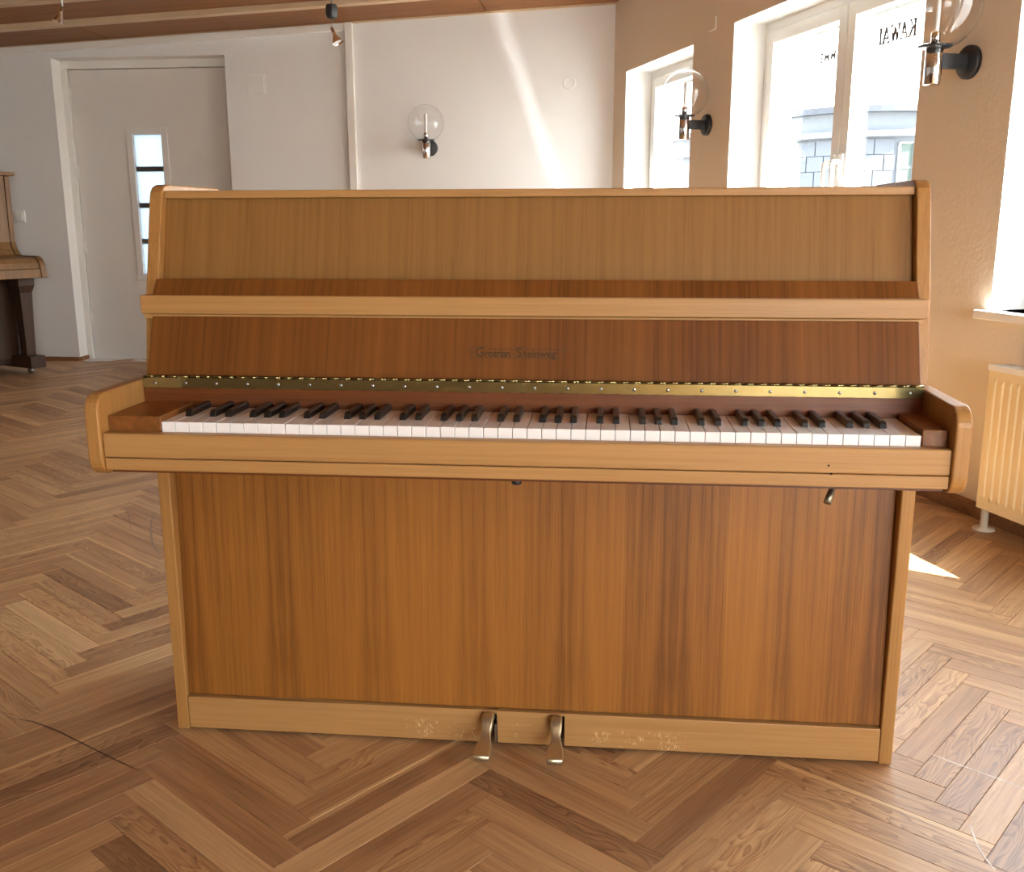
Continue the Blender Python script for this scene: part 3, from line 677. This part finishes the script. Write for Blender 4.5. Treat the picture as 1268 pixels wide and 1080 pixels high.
lp(MB().box((-LN+.035, .10, .10), (-.035, .12, .655)), 'lower_panel', P2DARK)  # shade under the key bed is painted in by the darker wood
lp(MB().box((-LN+.035, .12, .06), (-.035, .48, .10)), 'bottom_board', P2DARK)
for xa in (-.055, -LN+.055):
    lp(MB().loft([[(xa+q*wd, -.005+r_*wd, z) for q, r_ in ((-1, -1), (1, -1), (1, 1), (-1, 1))] for z, wd in ((.125, .034), (.30, .037), (.55, .045), (.60, .058), (.654, .060))], smooth=False), 'leg', P2DARK)
    lp(MB().box((xa-.055, -.105, .045), (xa+.055, .48, .125)), 'toe_block', P2DARK)
    lp(MB().lathe([(0, -.012), (.022, -.012), (.024, 0), (.022, .012), (0, .012)], (xa, -.012, .024), (1, 0, 0), 16), 'caster', STEEL, 0)
    lp(MB().lathe([(0, -.012), (.022, -.012), (.024, 0), (.022, .012), (0, .012)], (xa, .42, .024), (1, 0, 0), 16), 'caster', STEEL, 0)

# ------------------------------------------------------------------ globe wall lamps
def sconce(name, base, nrm, label, rg, arm_l=.135):
    n_ = Vector(nrm).normalized(); b0 = Vector(base); t = tag(empty(name, b0), label, 'lamp', None)
    ax = n_*arm_l; zdn = -.072
    MB().lathe([(0, 0), (.055, 0), (.055, .014), (.050, .020), (0, .020)], (0, 0, 0), n_, 32).build('wall_plate', BLACK, t)
    sd = n_.cross(Vector((0, 0, 1))); h = .024; wv = .010
    a0, a1 = n_*.018, n_*(arm_l-.018)
    MB().hexa([a0-sd*wv-Vector((0, 0, h)), a1-sd*wv-Vector((0, 0, h)), a1+sd*wv-Vector((0, 0, h)), a0+sd*wv-Vector((0, 0, h)), a0-sd*wv+Vector((0, 0, h)), a1-sd*wv+Vector((0, 0, h)), a1+sd*wv+Vector((0, 0, h)), a0+sd*wv+Vector((0, 0, h))]).build('arm', BLACK, t, .002)
    MB().lathe([(0, -.078), (.026, -.078), (.028, -.076), (.028, .036), (.026, .038), (0, .038)], ax, (0, 0, 1), 28).build('cylinder', CHROME, t)
    MB().lathe([(.0, .036), (.050, .040), (.056, .044), (.056, .047), (.0, .047)], ax, (0, 0, 1), 32).build('collar', BLACK, t)
    sk = MB().lathe([(0, .047), (.015, .047), (.015, .088), (.013, .090), (0, .090)], ax, (0, 0, 1), 18).build('lamp_holder', CHROME, t)
    MB().lathe([(.0085, .089), (.0085, .205), (.0065, .212), (0, .214)], ax, (0, 0, 1), 14).build('tube_bulb', plain('white_lamp_glass', (236, 236, 232), .25), t)
    zc_ = .030+rg*1.0
    pr = [(rg*math.sin(a), zc_-rg*math.cos(a)) for a in [rad(20+160*i/20) for i in range(21)]]
    pr[0] = (pr[0][0], max(pr[0][1], .046))
    MB().lathe(pr, ax, (0, 0, 1), 40).build('globe_shade', GLOBE, t)
    return t
G_ = 'globe wall lamps'
sconce('globe_wall_lamp', (-1.10, 5.15, 1.508), (0, -1, 0), 'clear glass globe wall lamp on the white back wall', .122, .14)
sconce('globe_wall_lamp', wp(1.447, 0, 1.514), -WO, 'clear glass globe wall lamp on the wall strip between small window and double window', .124)
sconce('globe_wall_lamp', wp(3.464, 0, 1.534), -WO, 'large clear glass globe wall lamp on black arm right of the double window', .138, .145)

# ------------------------------------------------------------------ low-voltage ceiling spots
def spot(base, d, size, label, block=None):
    t = tag(empty('ceiling_spotlight', base), label, 'spotlight')
    top = zc(base[0])-base[2]
    d = Vector(d).normalized()
    MB().lathe([(0, top-.0), (.03, top), (.03, top-.018), (0, top-.022)], (0, 0, 0), (0, 0, 1), 20).build('ceiling_rose', CHROME, t)
    if block:
        MB().tube([(0, 0, top-.01), (0, 0, block+.035)], .004, 8).build('rod', STEEL, t)
        MB().lathe([(0, -.036), (.024, -.026), (.031, -.012), (.031, .020), (.024, .032), (0, .036)], (0, 0, block), (0, 0, 1), 6).build('junction_block', BLACK, t, .002)
        MB().tube([(0, 0, block-.03), (.004, 0, block-.08), tuple(d*-.02+Vector((0, 0, 0)))], .0022, 8).build('wire', STEEL, t)
    else: MB().tube([(0, 0, top-.01), (0, 0, .035), tuple(d*-.004)], .0045, 8).build('rod', STEEL, t)
    MB().lathe([(0, -.006), (.0085, -.006), (.0085, .028), (.011, .034)], (0, 0, 0), d, 16).build('socket', CHROME, t)
    MB().lathe([(.010, .030), (.014, .040), (.022, .056), (.0255, .066), (.0265, .068)], (0, 0, 0), d, 20).build('reflector', CHROME, t)
    MB().lathe([(0, .058), (.0235, .060)], (0, 0, 0), d, 20).build('lamp_glass', plain('lamp_front_glass', (238, 240, 240), .1, 0), t)
    return t
spot((-2.472, 3.0, 2.012), (-.35, -.15, -1), 1, 'small chrome ceiling spotlight on a bare rod near the wooden beams above the door')
spot((-1.158, 3.0, 1.890), (.42, -.12, -1), 1, 'small chrome ceiling spotlight hanging from a black hexagonal junction block', block=.075)

# ------------------------------------------------------------------ small wall fittings
sw = tag(empty('light_switch', (-4.143, 5.15, 1.058)), 'square white light switch on the back wall beside the old brown piano', 'switch')
MB().box((-.042, -.012, -.042), (.042, 0, .042)).build('cover_frame', WHITE, sw, .004); MB().box((-.028, -.017, -.028), (.028, -.010, .028)).build('rocker', WHITE, sw, .003)
ap = tag(empty('access_cover', (-2.31, 5.15, 1.945)), 'square painted-over access cover on the white wall right of the door', 'cover')
MB().box((-.068, -.006, -.068), (.068, 0, .068)).build('plate', WALL_WHITE, ap, .003); MB().box((-.058, -.009, -.058), (.058, -.004, .058)).build('raised_panel', WALL_WHITE, ap, .003)
rc = tag(empty('round_cover', (-.144, 5.15, 1.919)), 'round painted-over junction cover high on the back wall near the corner', 'cover')
MB().lathe([(0, .004), (.036, .004), (.040, .006), (.044, .004), (.045, 0)], (0, 0, 0), (0, -1, 0), 32).build('plate', WALL_WHITE, rc)
hk = wp(1.50, 0, 1.99); hook = tag(empty('wall_bracket', hk), 'thin pale plastic corner bracket high on the wall above the middle globe lamp', 'bracket')
hookm = MB().tube([(0, 0, .05), (-.001, -.004, .0), (.02, -.05, -.02)], .004, 8)
MB().hexa([Vector(p) for p in [WD*.0-WO*.0+Vector((0, 0, .0)), WD*.008-WO*0, WD*.008-WO*.006, -WO*.006, Vector((0, 0, .06)), WD*.008+Vector((0, 0, .06)), WD*.008-WO*.006+Vector((0, 0, .06)), -WO*.006+Vector((0, 0, .06))]]).build('upright', PVC, hook)
MB().hexa([Vector(p) for p in [-WD*.07+Vector((0, 0, -.004)), Vector((0, 0, -.004)), -WO*.006+Vector((0, 0, -.004)), -WD*.07-WO*.006+Vector((0, 0, -.004)), -WD*.07+Vector((0, 0, .004)), Vector((0, 0, .004)), -WO*.006+Vector((0, 0, .004)), -WD*.07-WO*.006+Vector((0, 0, .004))]]).build('crossbar', PVC, hook)

# ------------------------------------------------------------------ radiator under the third window
RA = tag(empty('radiator'), 'cream ribbed panel radiator with white top grille below the right-hand window', 'radiator')
S0, S1, RZ0, RZ1 = 3.832, 5.05, .080, .545
pitch_ = .0333; pn = [(S0, .112)]; s = S0+.018
while s < S1-.03:
    pn += [(s, .112), (s+.004, .1165), (s+.014, .1165), (s+.018, .112)]; s += pitch_
pn += [(S1, .112)]
front = MB()
zz_ = [(RZ0, 0), (RZ0+.030, 0), (RZ0+.045, 1), (RZ1-.045, 1), (RZ1-.030, 0), (RZ1, 0)]
rows = []
for zv, a in zz_: rows.append([wp(sv, -(.112+(dv-.112)*a), zv) for sv, dv in pn])
nn = len(pn)
front.add([p for r_ in rows for p in r_], [(i*nn+k, i*nn+k+1, (i+1)*nn+k+1, (i+1)*nn+k) for i in range(len(rows)-1) for k in range(nn-1)])
back_ = [wp(S0, -.104, RZ0), wp(S1, -.104, RZ0), wp(S1, -.104, RZ1), wp(S0, -.104, RZ1)]
front.add([rows[0][0], rows[0][-1], rows[-1][-1], rows[-1][0]]+back_, [(4, 7, 6, 5), (0, 4, 5, 1), (3, 2, 6, 7), (0, 3, 7, 4), (1, 5, 6, 2)])
front.build('front_panel', CREAMENAMEL, RA)
wbox(MB(), S0, S1, -.042, -.034, RZ0, RZ1).build('rear_panel', CREAMENAMEL, RA, .003)
for a in (S0, S1-.004): wbox(MB(), a-.002, a+.003, -.110, -.036, RZ0+.012, RZ1).build('end_cover', CREAMENAMEL, RA, .002)
gm = MB(); wbox(gm, S0-.004, S1, -.117, -.106, RZ1-.006, RZ1+.012); wbox(gm, S0-.004, S1, -.044, -.033, RZ1-.006, RZ1+.012)
a = S0
while a < S1: wbox(gm, a-.004, a+.006, -.106, -.044, RZ1+.002, RZ1+.010); a += .024
gm.build('top_grille', plain('white_grille', (238, 238, 234), .35), RA, .001)
for a in (S0+.006, S1-.04):
    ft = MB().lathe([(0, .104), (.012, .104), (.012, .008), (.034, .006), (.036, 0), (0, 0)], wp(a, -.078, 0), (0, 0, 1), 24)
    ft.build('foot', plain('white_foot', (226, 214, 190), .4), RA)
wbox(MB(), S0+.0, S1-.0, -.104, -.042, RZ0+.03, RZ0+.05).build('water_channel', CREAMENAMEL, RA)

# ------------------------------------------------------------------ outside: street and the corner house opposite
struct(MB().box((-60, -60, -.40), (80, 80, -.35)).build('ground', plain('pale_paving', (168, 164, 158), .9)))
BD = 24.0; az0 = rad(13.5); Rb = 2.2
near_pt = Vector((CAM.x+math.sin(az0)*BD, CAM.y+math.cos(az0)*BD, 0)); vdir = Vector((math.sin(az0), math.cos(az0), 0)); rdir = Vector((math.cos(az0), -math.sin(az0), 0))
cb_ = near_pt+vdir*Rb
BU = tag(empty('corner_house', near_pt), 'pale stone corner house with rounded front and dark gutter seen through the double window', 'building')
def plan(n=16, r=Rb, ext=9):
    pts = []
    for i in range(n+1):
        a = rad(-58+116*i/n); pts.append((cb_-near_pt)-vdir*math.cos(a)*r+rdir*math.sin(a)*r)
    tl = (rdir*math.cos(rad(58))+vdir*math.sin(rad(58)))
    tr_ = (-rdir*math.cos(rad(58))+vdir*math.sin(rad(58)))
    return [pts[0]+tr_*ext]+pts+[pts[-1]+tl*ext]
def band(z0, z1, r, name, mat):
    p = plan(16, r); n = len(p); back = [q+vdir*.0 for q in plan(16, r-.25)]
    mb = MB(); ring_ = p+back[::-1]
    mb.prism([(q.x, q.y) for q in ring_], lambda a, b: (a, b, z0), lambda a, b: (a, b, z1))
    return mb.build(name, mat, BU)
STONE = plain('pale_facade_stone', (60, 64, 70), .9, var=.08, scale=2); STONE2 = plain('facade_plaster', (72, 76, 81), .9, var=.05)
band(-.4, 2.86, Rb-.05, 'wall', STONE2); band(2.86, 2.98, Rb+.16, 'cornice', STONE2); band(2.98, 3.38, Rb-.02, 'frieze', STONE2); band(3.38, 3.52, Rb+.20, 'gutter', plain('slate_blue_gutter', (20, 26, 36), .6))
WA0, WA1, WZ0, WZ1 = 20, 48, 1.15, 2.72   # window on the curved front (degrees)
def cyl(a, r, z): a = rad(a); q = (cb_-near_pt)-vdir*math.cos(a)*r+rdir*math.sin(a)*r; return Vector((q.x, q.y, z))
rowh = .345
for j in range(9):
    z0 = -.30+j*rowh; off_ = 0 if j % 2 else .5
    for i in range(-5, 7):
        a0, a1 = (i+off_)*11.5, (i+1+off_)*11.5
        a0, a1 = max(-57, a0), min(57, a1)
        if a1-a0 < 2: continue
        if z0+rowh > WZ0 and a1 > WA0-2 and a0 < WA1+2:
            if a0 < WA0-4: a1 = WA0-2
            elif a1 > WA1+4: a0 = WA1+2
            else: continue
        g1, g2 = .35, .018
        MB().hexa([cyl(a0+g1, Rb-.06, z0+g2), cyl(a1-g1, Rb-.06, z0+g2), cyl(a1-g1, Rb+.0, z0+g2), cyl(a0+g1, Rb+.0, z0+g2), cyl(a0+g1, Rb-.06, z0+rowh), cyl(a1-g1, Rb-.06, z0+rowh), cyl(a1-g1, Rb, z0+rowh), cyl(a0+g1, Rb, z0+rowh)]).build('stone_block', STONE, BU)
wf = MB()
def cbox(mb, a0, a1, r0_, r1_, z0, z1): return mb.hexa([cyl(a0, r0_, z0), cyl(a1, r0_, z0), cyl(a1, r1_, z0), cyl(a0, r1_, z0), cyl(a0, r0_, z1), cyl(a1, r0_, z1), cyl(a1, r1_, z1), cyl(a0, r1_, z1)])
for a in [WA0+(WA1-WA0)*i/3 for i in range(4)]: cbox(wf, a-.8, a+.8, Rb-.06, Rb+.02, WZ0, WZ1)
for z in [WZ0+(WZ1-WZ0)*i/3 for i in range(4)]: cbox(wf, WA0, WA1, Rb-.06, Rb+.015, z-.025, z+.025)
win = wf.build('window', plain('pale_window_paint', (78, 82, 82), .5), BU)
PG = plain('greenish_pane', (44, 56, 50), .7)
for i in range(3):
    for j in range(3):
        a0 = WA0+(WA1-WA0)*i/3; z0 = WZ0+(WZ1-WZ0)*j/3
        cbox(MB(), a0+.8, a0+(WA1-WA0)/3-.8, Rb-.055, Rb-.045, z0+.025, z0+(WZ1-WZ0)/3-.025).build('pane', PG, win)
bs = MB()
for q in range(18): cbox(bs, WA0+1, WA1-1, Rb-.043, Rb-.030, WZ0+.04+q*.055, WZ0+.075+q*.055)
bs.build('blind_slats', plain('pale_blind', (66, 73, 70), .6), win)
